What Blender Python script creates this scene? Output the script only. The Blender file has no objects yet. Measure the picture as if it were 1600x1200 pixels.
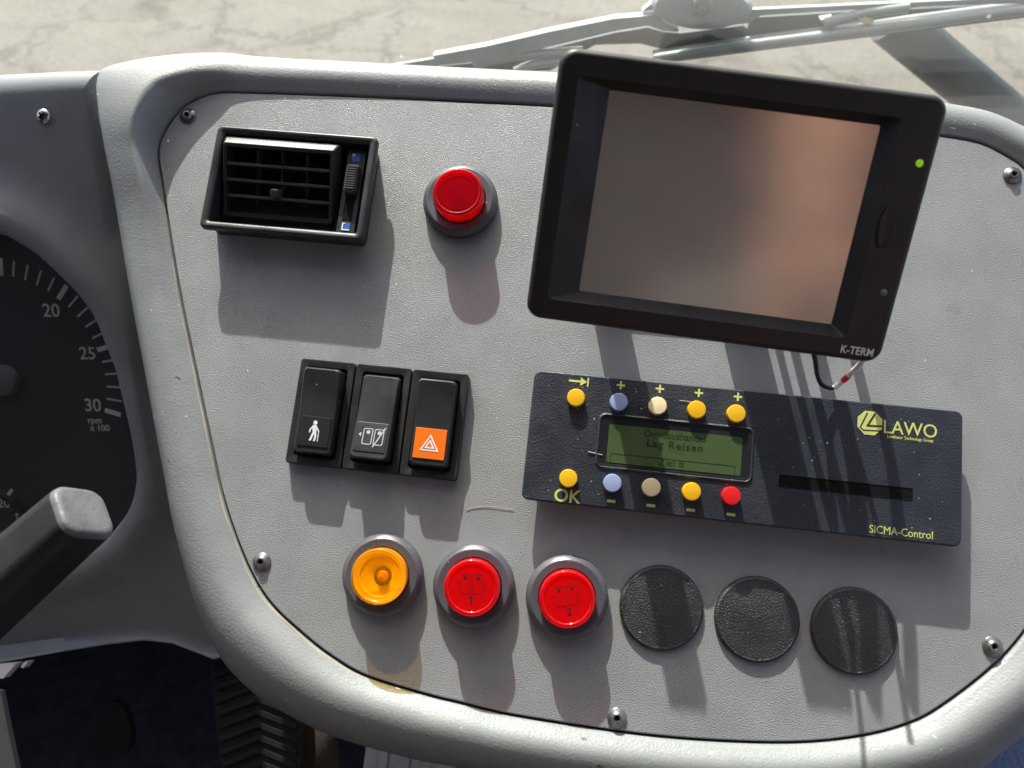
import bpy, bmesh, math, random
from mathutils import Matrix, Vector, noise
random.seed(7)
C = bpy.context.scene.collection
rad = math.radians

# ---------------------------------------------------------------- camera, sky, sun, exposure
PHI = rad(35)                                   # slope of the control panel above the horizontal
MM = 0.001
PANEL = Matrix.Translation((0, 0, 1.45)) @ Matrix.Rotation(PHI, 4, 'X')   # panel frame: x right, y up the slope, z off the panel
CAM_R = Matrix(((0.99223401, -0.09774337, 0.07692793),
                (0.10963789, 0.97936635, -0.16976772),
                (-0.05874696, 0.17688353, 0.98247698)))
CAM_C = Vector((27.3995, -60.4664, 349.930))    # mm, panel frame
FPX = 1202.0
cam = bpy.data.cameras.new('camera'); cam.sensor_width = 36; cam.lens = 36*FPX/1600
cam.clip_start = 0.02; cam.clip_end = 500
cam.dof.use_dof = True; cam.dof.focus_distance = 0.35; cam.dof.aperture_fstop = 13   # a phone lens: the yard and wiper go slightly soft
cam_o = bpy.data.objects.new('camera', cam); C.objects.link(cam_o)
cam_o.matrix_world = PANEL @ Matrix.Translation(CAM_C*MM) @ CAM_R.to_4x4()
bpy.context.scene.camera = cam_o

SUN_P = Vector((-0.92, 3.5, 1.0)).normalized()  # towards the sun, panel frame
SUN_W = (PANEL.to_3x3() @ SUN_P).normalized()
sun = bpy.data.lights.new('sun', 'SUN'); sun.energy = 3.0; sun.angle = rad(0.55); sun.color = (1.0, 0.975, 0.94)
sun_o = bpy.data.objects.new('sun', sun); C.objects.link(sun_o)
sun_o.rotation_euler = SUN_W.to_track_quat('Z', 'Y').to_euler()
world = bpy.data.worlds.new('World'); bpy.context.scene.world = world; world.use_nodes = True
wn = world.node_tree; wn.nodes.clear()
sky = wn.nodes.new('ShaderNodeTexSky'); sky.sky_type = 'NISHITA'; sky.sun_disc = False
sky.sun_elevation = math.asin(SUN_W.z); sky.sun_rotation = math.atan2(SUN_W.x, SUN_W.y)
sky.dust_density = 5; sky.ozone_density = .4; sky.air_density = .8
bg = wn.nodes.new('ShaderNodeBackground'); bg.inputs['Strength'].default_value = 0.10
wo = wn.nodes.new('ShaderNodeOutputWorld')
wn.links.new(sky.outputs[0], bg.inputs[0]); wn.links.new(bg.outputs[0], wo.inputs[0])
vs = bpy.context.scene.view_settings
vs.view_transform = 'Standard'; vs.look = 'None'; vs.gamma = 1; vs.use_curve_mapping = False; vs.exposure = 1.68

# ---------------------------------------------------------------- helpers
def P(px, py, h=0.0):                           # where the sight line through a photo pixel meets height h above the panel (mm)
    d = CAM_R @ Vector(((px-800)/FPX, -(py-600)/FPX, -1.0))
    s = (h-CAM_C.z)/d.z
    return CAM_C + d*s
WR = PANEL.to_3x3()
CAM_W = PANEL @ (CAM_C*MM)
def W(px, py, yw):                              # the same on an upright plane at world y = yw (metres)
    d = WR @ (CAM_R @ Vector(((px-800)/FPX, -(py-600)/FPX, -1.0)))
    return CAM_W + d*((yw-CAM_W.y)/d.y)

def tag(o, label=None, cat=None, group=None, kind=None):
    if label: o['label'] = label
    if cat: o['category'] = cat
    if group: o['group'] = group
    if kind: o['kind'] = kind
    return o
def thing(name, label, cat, x=0, y=0, z=0, group=None, frame=PANEL, rot=None):
    o = bpy.data.objects.new(name, None); C.objects.link(o); o.empty_display_size = .01
    o.matrix_world = frame @ Matrix.Translation(Vector((x, y, z))*MM) @ (rot if rot else Matrix.Identity(4))
    return tag(o, label, cat, group)
def obj(name, bm, m, parent=None, smooth=40, frame=None, label=None, scale=MM, loc=None, wn=True):
    for v in bm.verts: v.co *= scale
    bmesh.ops.remove_doubles(bm, verts=bm.verts, dist=1e-7)
    bmesh.ops.recalc_face_normals(bm, faces=bm.faces)
    me = bpy.data.meshes.new(name); bm.to_mesh(me); bm.free()
    for p in me.polygons: p.use_smooth = smooth > 0
    if smooth > 0: me.set_sharp_from_angle(angle=rad(smooth))
    if m: me.materials.append(m)
    o = bpy.data.objects.new(name, me); C.objects.link(o)
    if smooth > 0 and wn:
        wm = o.modifiers.new('weighted_normal', 'WEIGHTED_NORMAL'); wm.keep_sharp = True; wm.weight = 100
    if parent: o.parent = parent
    elif frame: o.matrix_world = frame
    if loc: o.location = Vector(loc)*MM
    if label: o['label'] = label
    return o
def dup(root, loc=None):
    r = root.copy(); C.objects.link(r)
    if loc is not None: r.matrix_world = PANEL @ Matrix.Translation(Vector(loc)*MM)
    for ch in list(root.children):
        c = ch.copy(); C.objects.link(c); c.parent = r
        for g in ch.children:
            d = g.copy(); C.objects.link(d); d.parent = c
    return r

def rr(w, h, r, n=6, cx=0, cy=0):               # rounded rectangle loop
    r = max(min(r, w/2-1e-4, h/2-1e-4), 1e-3); out = []
    for k, (sx, sy) in enumerate(((1, 1), (-1, 1), (-1, -1), (1, -1))):
        for i in range(n+1):
            a = math.pi/2*(k + i/n)
            out.append((cx+sx*(w/2-r)+r*math.cos(a), cy+sy*(h/2-r)+r*math.sin(a)))
    return out
def circ(r, n=48, cx=0, cy=0, ry=None):
    ry = ry or r
    return [(cx+r*math.cos(2*math.pi*i/n), cy+ry*math.sin(2*math.pi*i/n)) for i in range(n)]
def loft(loops, cap0=False, cap1=False, closed=True, bm=None):   # loops of 3-D points, equal counts
    bm = bm or bmesh.new(); rows = [[bm.verts.new(p) for p in L] for L in loops]
    n = len(rows[0])
    for a, b in zip(rows, rows[1:]):
        for i in range(n if closed else n-1):
            j = (i+1) % n
            try: bm.faces.new((a[i], a[j], b[j], b[i]))
            except ValueError: pass
    if cap0: bm.faces.new(rows[0][::-1])
    if cap1: bm.faces.new(rows[-1])
    return bm
def rrl(seq, cap0=False, cap1=True, bm=None, n=6):               # seq of (w,h,r,z[,cx,cy])
    L = []
    for s in seq:
        w, h, r, z = s[:4]; cx, cy = (s[4], s[5]) if len(s) > 4 else (0, 0)
        L.append([(x, y, z) for x, y in rr(w, h, r, n, cx, cy)])
    return loft(L, cap0, cap1, bm=bm)
def lathe(prof, n=64, cap1=True, bm=None, cx=0, cy=0):
    return loft([[(x, y, z) for x, y in circ(max(r, 1e-3), n, cx, cy)] for r, z in prof], False, cap1, bm=bm)
def prism(poly, z0, z1, bm=None):
    return loft([[(x, y, z0) for x, y in poly], [(x, y, z1) for x, y in poly]], True, True, bm=bm)
def box(x0, x1, y0, y1, z0, z1, bm=None):
    return prism([(x0, y0), (x1, y0), (x1, y1), (x0, y1)], z0, z1, bm)
def spline(pts, per=8, closed=False):
    pts = [Vector(p) for p in pts]; n = len(pts); out = []
    for i in range(n if closed else n-1):
        if closed: a, b, c, d = pts[i-1], pts[i], pts[(i+1) % n], pts[(i+2) % n]
        else: a, b, c, d = pts[max(i-1, 0)], pts[i], pts[i+1], pts[min(i+2, n-1)]
        for k in range(per):
            t = k/per
            out.append(.5*((2*b)+(c-a)*t+(2*a-5*b+4*c-d)*t*t+(3*b-a-3*c+d)*t**3))
    if not closed: out.append(pts[-1])
    return out
def tube(path, r, n=10, bm=None, caps=True):
    path = [Vector(p) for p in path]; loops = []; up = Vector((0, 0, 1))
    for i, p in enumerate(path):
        t = (path[min(i+1, len(path)-1)]-path[max(i-1, 0)]).normalized()
        u = t.cross(up)
        if u.length < .05: u = t.cross(Vector((0, 1, 0)))
        u.normalize(); v = u.cross(t); rr_ = r(i/(len(path)-1)) if callable(r) else r
        loops.append([p+u*rr_*math.cos(2*math.pi*k/n)+v*rr_*math.sin(2*math.pi*k/n) for k in range(n)])
    return loft(loops, caps, caps, bm=bm)
def text(s, size, m, parent, x, y, z, name, rot=0, bold=0.0, align='CENTER', sx=1.0, shear=0, ext=0.08, label=None, sp=1.0):
    cu = bpy.data.curves.new('t', 'FONT'); cu.body = s; cu.size = size; cu.align_x = align; cu.align_y = 'CENTER'
    cu.offset = bold; cu.extrude = ext; cu.shear = shear; cu.space_character = sp; cu.resolution_u = 4
    o = bpy.data.objects.new('t', cu); C.objects.link(o)
    dg = bpy.context.evaluated_depsgraph_get(); me = bpy.data.meshes.new_from_object(o.evaluated_get(dg))
    bpy.data.objects.remove(o); bpy.data.curves.remove(cu)
    me.name = name; me.transform(Matrix.Scale(MM, 4))
    t = bpy.data.objects.new(name, me); C.objects.link(t); t.parent = parent
    t.location = Vector((x, y, z))*MM; t.rotation_euler = (0, 0, rot); t.scale = (sx, 1, 1)
    me.materials.clear(); me.materials.append(m)
    if label: t['label'] = label
    return t

# ---------------------------------------------------------------- materials
def mat(name, col, rough=.5, spec=.5, metal=0, bump=None, bump2=None, dust=0, dcell=3.5, var=.08, trans=0, coat=0, emit=None,
        dcol=(.75, .73, .68), chips=None, sss=0, smudge=.12):
    m = bpy.data.materials.new(name); m.use_nodes = True; nt = m.node_tree; N = nt.nodes; L = nt.links
    b = N['Principled BSDF']
    b.inputs['Metallic'].default_value = metal; b.inputs['Specular IOR Level'].default_value = spec
    b.inputs['Transmission Weight'].default_value = trans; b.inputs['Coat Weight'].default_value = coat
    b.inputs['Coat Roughness'].default_value = .08
    if sss:
        b.inputs['Subsurface Weight'].default_value = sss; b.inputs['Subsurface Radius'].default_value = (1, .3, .15); b.inputs['Subsurface Scale'].default_value = .004
    tc = N.new('ShaderNodeTexCoord'); oi = N.new('ShaderNodeObjectInfo'); ad = N.new('ShaderNodeVectorMath'); ad.operation = 'ADD'
    L.new(tc.outputs['Object'], ad.inputs[0]); L.new(oi.outputs['Location'], ad.inputs[1]); co = ad.outputs[0]
    def noise_(scale, detail=3):
        n = N.new('ShaderNodeTexNoise'); n.inputs['Scale'].default_value = scale; n.inputs['Detail'].default_value = detail
        L.new(co, n.inputs['Vector']); return n.outputs['Fac']
    def ramp(src, a, bb, c0=0, c1=1):
        r = N.new('ShaderNodeMapRange'); r.inputs['From Min'].default_value = a; r.inputs['From Max'].default_value = bb
        r.inputs['To Min'].default_value = c0; r.inputs['To Max'].default_value = c1; L.new(src, r.inputs['Value']); return r.outputs[0]
    def mix(f, a, bcol):
        x = N.new('ShaderNodeMix'); x.data_type = 'RGBA'; L.new(f, x.inputs['Factor'])
        for sock, v in ((x.inputs['A'], a), (x.inputs['B'], bcol)):
            if isinstance(v, tuple): sock.default_value = (*v, 1)
            else: L.new(v, sock)
        return x.outputs['Result']
    lo = tuple(c*(1-var) for c in col); hi = tuple(min(1, c*(1+var)) for c in col)
    c = mix(ramp(noise_(45, 5), .35, .65), lo, hi)
    dm = None
    if dust:
        for cell, thr, frac in ((dcell, .085, dust), (dcell*3.1, .05, dust*1.6)):
            v = N.new('ShaderNodeTexVoronoi'); v.inputs['Scale'].default_value = 1000/cell
            wv = N.new('ShaderNodeTexNoise'); wv.inputs['Scale'].default_value = 1800; L.new(co, wv.inputs['Vector'])
            w2 = N.new('ShaderNodeVectorMath'); w2.operation = 'MULTIPLY_ADD'; L.new(wv.outputs['Color'], w2.inputs[0]); w2.inputs[1].default_value = (.0007,)*3; L.new(co, w2.inputs[2])
            L.new(w2.outputs[0], v.inputs['Vector'])
            sp_ = N.new('ShaderNodeSeparateColor'); L.new(v.outputs['Color'], sp_.inputs[0])
            has = ramp(sp_.outputs[0], 1-frac, 1-frac+.01)
            size = ramp(sp_.outputs[1], 0, 1, thr*.35, thr)
            lt = N.new('ShaderNodeMath'); lt.operation = 'LESS_THAN'; L.new(v.outputs['Distance'], lt.inputs[0]); L.new(size, lt.inputs[1])
            mu = N.new('ShaderNodeMath'); mu.operation = 'MULTIPLY'; L.new(lt.outputs[0], mu.inputs[0]); L.new(has, mu.inputs[1])
            c = mix(mu.outputs[0], c, dcol)
    for kk, (ccol, csc, crot) in enumerate((((.62, .62, .6), 75, (.3, .4, .6)), ((.07, .07, .065), 55, (.9, .2, -.5))) if chips else ()):   # nicks in the paint
        mp = N.new('ShaderNodeMapping'); mp.inputs['Scale'].default_value = (1, 2.4, 1.3); mp.inputs['Rotation'].default_value = crot
        wv = N.new('ShaderNodeTexNoise'); wv.inputs['Scale'].default_value = 700; L.new(co, wv.inputs['Vector'])
        w2 = N.new('ShaderNodeVectorMath'); w2.operation = 'MULTIPLY_ADD'; L.new(wv.outputs['Color'], w2.inputs[0]); w2.inputs[1].default_value = (.0025,)*3; L.new(co, w2.inputs[2])
        L.new(w2.outputs[0], mp.inputs['Vector'])
        v = N.new('ShaderNodeTexVoronoi'); v.inputs['Scale'].default_value = csc; L.new(mp.outputs[0], v.inputs['Vector'])
        sp_ = N.new('ShaderNodeSeparateColor'); L.new(v.outputs['Color'], sp_.inputs[0])
        sz = ramp(sp_.outputs[1], 0, 1, .03, .11)
        lt = N.new('ShaderNodeMath'); lt.operation = 'LESS_THAN'; L.new(v.outputs['Distance'], lt.inputs[0]); L.new(sz, lt.inputs[1])
        mu = N.new('ShaderNodeMath'); mu.operation = 'MULTIPLY'; L.new(lt.outputs[0], mu.inputs[0]); L.new(ramp(sp_.outputs[2], 1-chips, 1-chips+.01), mu.inputs[1])
        c = mix(mu.outputs[0], c, ccol)
    L.new(c, b.inputs['Base Color'])
    L.new(ramp(noise_(70, 4), .3, .7, max(.02, rough-smudge), min(1, rough+smudge)), b.inputs['Roughness'])
    if bump:
        prev = None
        for bs, st, dist in ([bump]+([bump2] if bump2 else [])):
            bn = N.new('ShaderNodeBump'); bn.inputs['Strength'].default_value = st; bn.inputs['Distance'].default_value = dist
            L.new(noise_(bs, 2.5), bn.inputs['Height'])
            if prev: L.new(prev, bn.inputs['Normal'])
            prev = bn.outputs['Normal']
        L.new(prev, b.inputs['Normal'])
    if emit:
        b.inputs['Emission Color'].default_value = (*emit[0], 1); b.inputs['Emission Strength'].default_value = emit[1]
    return m

M = {}
M['panel'] = mat('grained grey panel', (.268, .269, .270), .38, .5, bump=(2000, 1, .00033), dust=.09, dcell=5, var=.07)
M['frame'] = mat('painted grey surround', (.222, .230, .228), .4, .5, bump=(900, .35, .0004), bump2=(90, .08, .0012), dust=.16, dcell=4.0, var=.04, chips=.35)
M['binnacle'] = mat('dark grey binnacle', (.205, .216, .228), .45, .5, bump=(700, .3, .0003), dust=.03, dcell=6, var=.04)
M['black'] = mat('black plastic', (.026, .026, .027), .38, .5, bump=(900, .25, .0002), dust=.10, dcell=3)
M['slat'] = mat('black plastic with reflected light', (.055, .049, .049), .4, .5, dust=.1)  # black plastic made lighter and browner, reflected light put into its colour
M['blackmatt'] = mat('black matt plastic', (.012, .012, .013), .6, .3, bump=(900, .2, .0002))
M['blackgrain'] = mat('black grained plastic', (.017, .017, .017), .40, .7, bump=(1900, 1, .0005), dust=.16, dcell=2.6)
M['plate'] = mat('blue-black coated metal', (.023, .026, .035), .42, .5, bump=(1300, .7, .0004), dust=.5, dcell=2.6)
M['housing'] = mat('dark brown-black housing', (.020, .017, .017), .45, .35, bump=(1300, .35, .0002), dust=.04, dcell=4)
M['housing_in'] = mat('black screen surround', (.012, .012, .015), .4, .35, bump=(1300, .2, .0002))
M['silver'] = mat('satin metal', (.55, .54, .53), .3, .5, metal=1, bump=(600, .1, .0002), var=.1)
M['rivet'] = mat('grey rivet metal', (.22, .215, .21), .32, .5, metal=.8, var=.15)
M['hole'] = mat('dark hole', (.006, .006, .006), .8, .1)
M['lampring'] = mat('grey translucent ring', (.080, .075, .088), .36, .6, bump=(1000, .25, .0003), dust=.14, dcell=2.6)
M['gap'] = mat('black gap strip', (.01, .01, .01), .9, .1, bump=(900, .5, .0005))
M['white'] = mat('white print', (.78, .78, .76), .5, .3, var=.02)
M['dialwhite'] = mat('grey white dial print', (.50, .50, .50), .5, .3, var=.02)
M['lime'] = mat('lime yellow print', (.56, .58, .17), .5, .3, var=.02)
M['yellow'] = mat('yellow button', (.80, .43, .012), .38, .5, bump=(900, .15, .0002), var=.03)
M['blue'] = mat('blue grey button', (.28, .34, .54), .38, .5, bump=(900, .15, .0002), var=.03)
M['beige'] = mat('beige button', (.84, .66, .40), .4, .5, bump=(900, .15, .0002), var=.03)
M['red'] = mat('red button', (.72, .012, .02), .38, .5, bump=(900, .15, .0002), var=.03)
M['orange'] = mat('orange label', (.85, .16, .005), .5, .3, var=.03)
M['lcd'] = mat('green liquid crystal', (.058, .088, .034), .3, .4, var=.05, dust=.06, dcell=3)
M['lcdink'] = mat('lcd dark pixels', (.012, .025, .012), .4, .3)
M['iconred'] = mat('dark red engraving', (.10, .004, .006), .5, .3)
M['icongrey'] = mat('light grey print', (.42, .43, .43), .5, .3)
M['bluemark'] = mat('blue printed mark', (.04, .12, .48), .45, .4)
M['dial'] = mat('black dial face', (.046, .047, .052), .34, .5, var=.02, smudge=.02)
M['stalk'] = mat('worn black lever', (.022, .019, .019), .5, .4, bump=(300, .3, .0004), dust=.10, dcell=5, var=.2)
M['stalkend'] = mat('worn grey lever tip', (.105, .106, .112), .42, .4, bump=(350, .5, .0007), dust=.2, dcell=4, var=.25)
M['bluevinyl'] = mat('blue grained vinyl', (.13, .20, .36), .5, .4, bump=(420, .9, .0007), var=.1)
M['rubber'] = mat('dark tread rubber', (.014, .0135, .013), .6, .3, bump=(400, .4, .0005), var=.2)
M['brown'] = mat('brown fibre board', (.05, .038, .03), .7, .2, bump=(200, .5, .001), var=.3)
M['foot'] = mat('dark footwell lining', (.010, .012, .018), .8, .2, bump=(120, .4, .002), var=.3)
M['alu'] = mat('ribbed aluminium', (.42, .42, .42), .5, .5, metal=.0, var=.1)
M['greypaint'] = mat('grey painted steel', (.16, .16, .155), .45, .4, bump=(120, .2, .001), var=.1)
M['wiper'] = mat('grey coated wiper', (.30, .32, .325), .4, .5, bump=(60, .1, .002), var=.1)
M['wiperdark'] = mat('dark grey wiper plate', (.035, .038, .038), .5, .4, var=.2)
M['rub'] = mat('black wiper rubber', (.05, .05, .05), .6, .3)
M['cable'] = mat('black cable sheath', (.012, .012, .012), .4, .4)
M['sleeve'] = mat('white cable sleeve', (.74, .73, .72), .4, .4, var=.04)
M['sleevered'] = mat('red cable ring', (.6, .03, .05), .4, .4)
M['led_g'] = mat('green diode', (.25, .45, .03), .25, .5, emit=((.35, .8, .02), .12))
M['led_off'] = mat('unlit diode', (.16, .15, .15), .25, .5)
M['skin'] = mat('skin', (.55, .28, .18), .5, .4, var=.08)
M['shirt'] = mat('brown grey shirt', (.13, .115, .10), .85, .2, bump=(300, .3, .001), var=.1)
M['hair'] = mat('dark hair', (.03, .02, .015), .6, .3)
M['fibre'] = mat('pale lint', (.45, .37, .27), .8, .1)
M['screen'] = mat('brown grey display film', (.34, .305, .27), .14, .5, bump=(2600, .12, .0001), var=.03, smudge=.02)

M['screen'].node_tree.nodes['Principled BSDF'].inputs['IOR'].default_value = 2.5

def front_only(nt, fac):                         # gloss on the outer face only, so a thin pane does not mirror twice
    g = nt.nodes.new('ShaderNodeNewGeometry'); s1 = nt.nodes.new('ShaderNodeMath'); s1.operation = 'SUBTRACT'; s1.inputs[0].default_value = 1
    nt.links.new(g.outputs['Backfacing'], s1.inputs[1]); mu = nt.nodes.new('ShaderNodeMath'); mu.operation = 'MULTIPLY'
    nt.links.new(s1.outputs[0], mu.inputs[0]); nt.links.new(fac, mu.inputs[1]); return mu.outputs[0]
def lens_mat(name, tint, refl, clear, rough=.05):  # coloured plastic: lets sunlight through in its own colour
    m = bpy.data.materials.new(name); m.use_nodes = True; nt = m.node_tree; N = nt.nodes; L = nt.links; N.clear()
    out = N.new('ShaderNodeOutputMaterial'); tr = N.new('ShaderNodeBsdfTransparent'); tr.inputs[0].default_value = (*tint, 1)
    df = N.new('ShaderNodeBsdfDiffuse'); df.inputs[0].default_value = (*refl, 1)
    tl = N.new('ShaderNodeBsdfTranslucent'); tl.inputs[0].default_value = (*refl, 1)
    a = N.new('ShaderNodeMixShader'); a.inputs[0].default_value = .6; L.new(df.outputs[0], a.inputs[1]); L.new(tl.outputs[0], a.inputs[2])
    b = N.new('ShaderNodeMixShader'); b.inputs[0].default_value = clear; L.new(a.outputs[0], b.inputs[1]); L.new(tr.outputs[0], b.inputs[2])
    gl = N.new('ShaderNodeBsdfGlossy'); gl.inputs['Roughness'].default_value = rough
    fr = N.new('ShaderNodeFresnel'); fr.inputs[0].default_value = 1.45
    c = N.new('ShaderNodeMixShader'); L.new(front_only(nt, fr.outputs[0]), c.inputs[0]); L.new(b.outputs[0], c.inputs[1]); L.new(gl.outputs[0], c.inputs[2])
    L.new(c.outputs[0], out.inputs[0]); return m
M['lens_red'] = lens_mat('red lens plastic', (1, .10, .08), (.78, .008, .014), .32, .05)
M['lens_redclear'] = lens_mat('clear red lens plastic', (1, .05, .07), (.58, .006, .022), .34, .04)
M['lens_amber'] = lens_mat('amber lens plastic', (1, .80, .10), (.95, .45, .01), .70, .04)

def glass_mat():                                 # dusty windscreen
    m = bpy.data.materials.new('dusty windscreen glass'); m.use_nodes = True; nt = m.node_tree; N = nt.nodes; L = nt.links; N.clear()
    out = N.new('ShaderNodeOutputMaterial'); tr = N.new('ShaderNodeBsdfTransparent'); tr.inputs[0].default_value = (.93, .96, .94, 1)
    df = N.new('ShaderNodeBsdfDiffuse'); df.inputs[0].default_value = (.8, .8, .78, 1)
    tl = N.new('ShaderNodeBsdfTranslucent'); tl.inputs[0].default_value = (.8, .8, .78, 1)
    a = N.new('ShaderNodeMixShader'); a.inputs[0].default_value = .75; L.new(df.outputs[0], a.inputs[1]); L.new(tl.outputs[0], a.inputs[2])
    tc = N.new('ShaderNodeTexCoord')
    n1 = N.new('ShaderNodeTexNoise'); n1.inputs['Scale'].default_value = 9; n1.inputs['Detail'].default_value = 6; L.new(tc.outputs['Object'], n1.inputs['Vector'])
    r1 = N.new('ShaderNodeMapRange'); r1.inputs[1].default_value = .3; r1.inputs[2].default_value = .7; r1.inputs[3].default_value = .024; r1.inputs[4].default_value = .05
    L.new(n1.outputs['Fac'], r1.inputs[0])
    v = N.new('ShaderNodeTexVoronoi'); v.inputs['Scale'].default_value = 42; L.new(tc.outputs['Object'], v.inputs['Vector'])
    sc = N.new('ShaderNodeSeparateColor'); L.new(v.outputs['Color'], sc.inputs[0])
    lt = N.new('ShaderNodeMath'); lt.operation = 'LESS_THAN'; L.new(v.outputs['Distance'], lt.inputs[0]); lt.inputs[1].default_value = .07
    gt = N.new('ShaderNodeMath'); gt.operation = 'GREATER_THAN'; L.new(sc.outputs[0], gt.inputs[0]); gt.inputs[1].default_value = .9
    mu = N.new('ShaderNodeMath'); mu.operation = 'MULTIPLY'; L.new(lt.outputs[0], mu.inputs[0]); L.new(gt.outputs[0], mu.inputs[1])
    ma = N.new('ShaderNodeMath'); ma.operation = 'MULTIPLY_ADD'; L.new(mu.outputs[0], ma.inputs[0]); ma.inputs[1].default_value = .18; L.new(r1.outputs[0], ma.inputs[2])
    b = N.new('ShaderNodeMixShader'); L.new(ma.outputs[0], b.inputs[0]); L.new(tr.outputs[0], b.inputs[1]); L.new(a.outputs[0], b.inputs[2])
    gl = N.new('ShaderNodeBsdfGlossy'); gl.inputs['Roughness'].default_value = .01
    fr = N.new('ShaderNodeFresnel'); fr.inputs[0].default_value = 1.25
    c = N.new('ShaderNodeMixShader'); L.new(front_only(nt, fr.outputs[0]), c.inputs[0]); L.new(b.outputs[0], c.inputs[1]); L.new(gl.outputs[0], c.inputs[2])
    L.new(c.outputs[0], out.inputs[0]); return m
M['glass'] = glass_mat()

def ground_mat():
    m = bpy.data.materials.new('worn pale asphalt'); m.use_nodes = True; nt = m.node_tree; N = nt.nodes; L = nt.links
    b = N['Principled BSDF']; b.inputs['Roughness'].default_value = .9; b.inputs['Specular IOR Level'].default_value = .2
    tc = N.new('ShaderNodeTexCoord'); co = tc.outputs['Object']
    def nz(s, d=5, r=.6):
        n = N.new('ShaderNodeTexNoise'); n.inputs['Scale'].default_value = s; n.inputs['Detail'].default_value = d; n.inputs['Roughness'].default_value = r; L.new(co, n.inputs['Vector']); return n
    def mixc(f, a, c2):
        x = N.new('ShaderNodeMix'); x.data_type = 'RGBA'; L.new(f, x.inputs['Factor'])
        for s, v in ((x.inputs['A'], a), (x.inputs['B'], c2)):
            if isinstance(v, tuple): s.default_value = (*v, 1)
            else: L.new(v, s)
        return x.outputs['Result']
    def mr(src, a, bb, c=0, d=1):
        r = N.new('ShaderNodeMapRange'); r.inputs[1].default_value = a; r.inputs[2].default_value = bb; r.inputs[3].default_value = c; r.inputs[4].default_value = d; L.new(src, r.inputs[0]); return r.outputs[0]
    col = mixc(mr(nz(1.3, 8).outputs['Fac'], .3, .7), (.088, .080, .068), (.138, .126, .108))
    col = mixc(mr(nz(34, 6, .85).outputs['Fac'], .38, .72, 0, .75), col, (.24, .22, .19))
    w = N.new('ShaderNodeVectorMath'); w.operation = 'MULTIPLY_ADD'; L.new(nz(3.6, 9, .75).outputs['Color'], w.inputs[0]); w.inputs[1].default_value = (.75, .75, 0); L.new(co, w.inputs[2])
    v = N.new('ShaderNodeTexVoronoi'); v.feature = 'DISTANCE_TO_EDGE'; v.inputs['Scale'].default_value = 1.35; L.new(w.outputs[0], v.inputs['Vector'])
    crack = mr(v.outputs['Distance'], .0, .03, 1, 0)
    pat = mr(nz(.9, 2).outputs['Fac'], .3, .5)
    mu = N.new('ShaderNodeMath'); mu.operation = 'MULTIPLY'; L.new(crack, mu.inputs[0]); L.new(pat, mu.inputs[1])
    mu2 = N.new('ShaderNodeMath'); mu2.operation = 'MULTIPLY'; L.new(mu.outputs[0], mu2.inputs[0]); mu2.inputs[1].default_value = .7
    col = mixc(mr(nz(5, 7, .75).outputs['Fac'], .48, .7, 0, .55), col, (.095, .085, .07))
    col = mixc(mu2.outputs[0], col, (.036, .031, .025))
    L.new(col, b.inputs['Base Color'])
    bn = N.new('ShaderNodeBump'); bn.inputs['Strength'].default_value = .6; bn.inputs['Distance'].default_value = .01; L.new(nz(45, 6, .7).outputs['Fac'], bn.inputs['Height']); L.new(bn.outputs[0], b.inputs['Normal'])
    return m
M['ground'] = ground_mat()

# ---------------------------------------------------------------- the setting: ground, footwell
bm = bmesh.new(); bmesh.ops.create_grid(bm, x_segments=1, y_segments=1, size=150)
tag(obj('ground', bm, M['ground'], scale=1, smooth=0), 'pale cracked asphalt yard beyond the windscreen', 'ground', kind='structure')
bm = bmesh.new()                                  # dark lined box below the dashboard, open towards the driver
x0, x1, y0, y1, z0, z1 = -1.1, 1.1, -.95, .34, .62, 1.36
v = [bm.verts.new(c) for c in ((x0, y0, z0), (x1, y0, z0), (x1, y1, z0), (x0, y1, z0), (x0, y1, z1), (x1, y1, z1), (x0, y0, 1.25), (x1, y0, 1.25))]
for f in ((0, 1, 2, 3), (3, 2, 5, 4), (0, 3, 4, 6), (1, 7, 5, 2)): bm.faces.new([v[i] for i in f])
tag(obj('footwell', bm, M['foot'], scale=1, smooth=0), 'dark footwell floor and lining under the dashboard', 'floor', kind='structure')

# ---------------------------------------------------------------- control panel plate
INNER = [(375, 143), (500, 147), (620, 152), (740, 158), (860, 164), (1080, 179), (1290, 194), (1420, 205), (1487, 213), (1535, 223), (1575, 243), (1604, 264),
         (1650, 320), (1685, 420), (1704, 560), (1700, 720), (1668, 880), (1604, 985), (1546, 1048), (1467, 1108), (1420, 1132), (1360, 1149), (1280, 1160), (1190, 1162),
         (1070, 1156), (960, 1144), (800, 1119), (719, 1100), (666, 1087), (572, 1058), (519, 1028), (475, 994), (425, 947), (394, 900), (367, 837), (346, 771), (333, 712),
         (313, 617), (290, 507), (277, 440), (262, 350), (254, 297), (246, 245), (250, 217), (265, 190), (287, 165), (317, 149), (345, 143)]
inner_key = [P(x, y, 0) for x, y in INNER]
inner = spline([(p.x, p.y, 0) for p in inner_key], 6, True)
cen = Vector((25, 0, 0))
def shrink(L, d):                                  # offset a loop towards its inside
    out = []; n = len(L)
    for i in range(n):
        t = (L[(i+1) % n]-L[i-1]).normalized(); nrm = Vector((t.y, -t.x, 0))
        out.append(L[i]+nrm*d)                     # loop runs clockwise: right-hand side is inside
    return out
a = shrink(inner, .9); b_ = shrink(inner, 1.5)
def atz(L, z): return [(p.x, p.y, z) for p in L]

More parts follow.
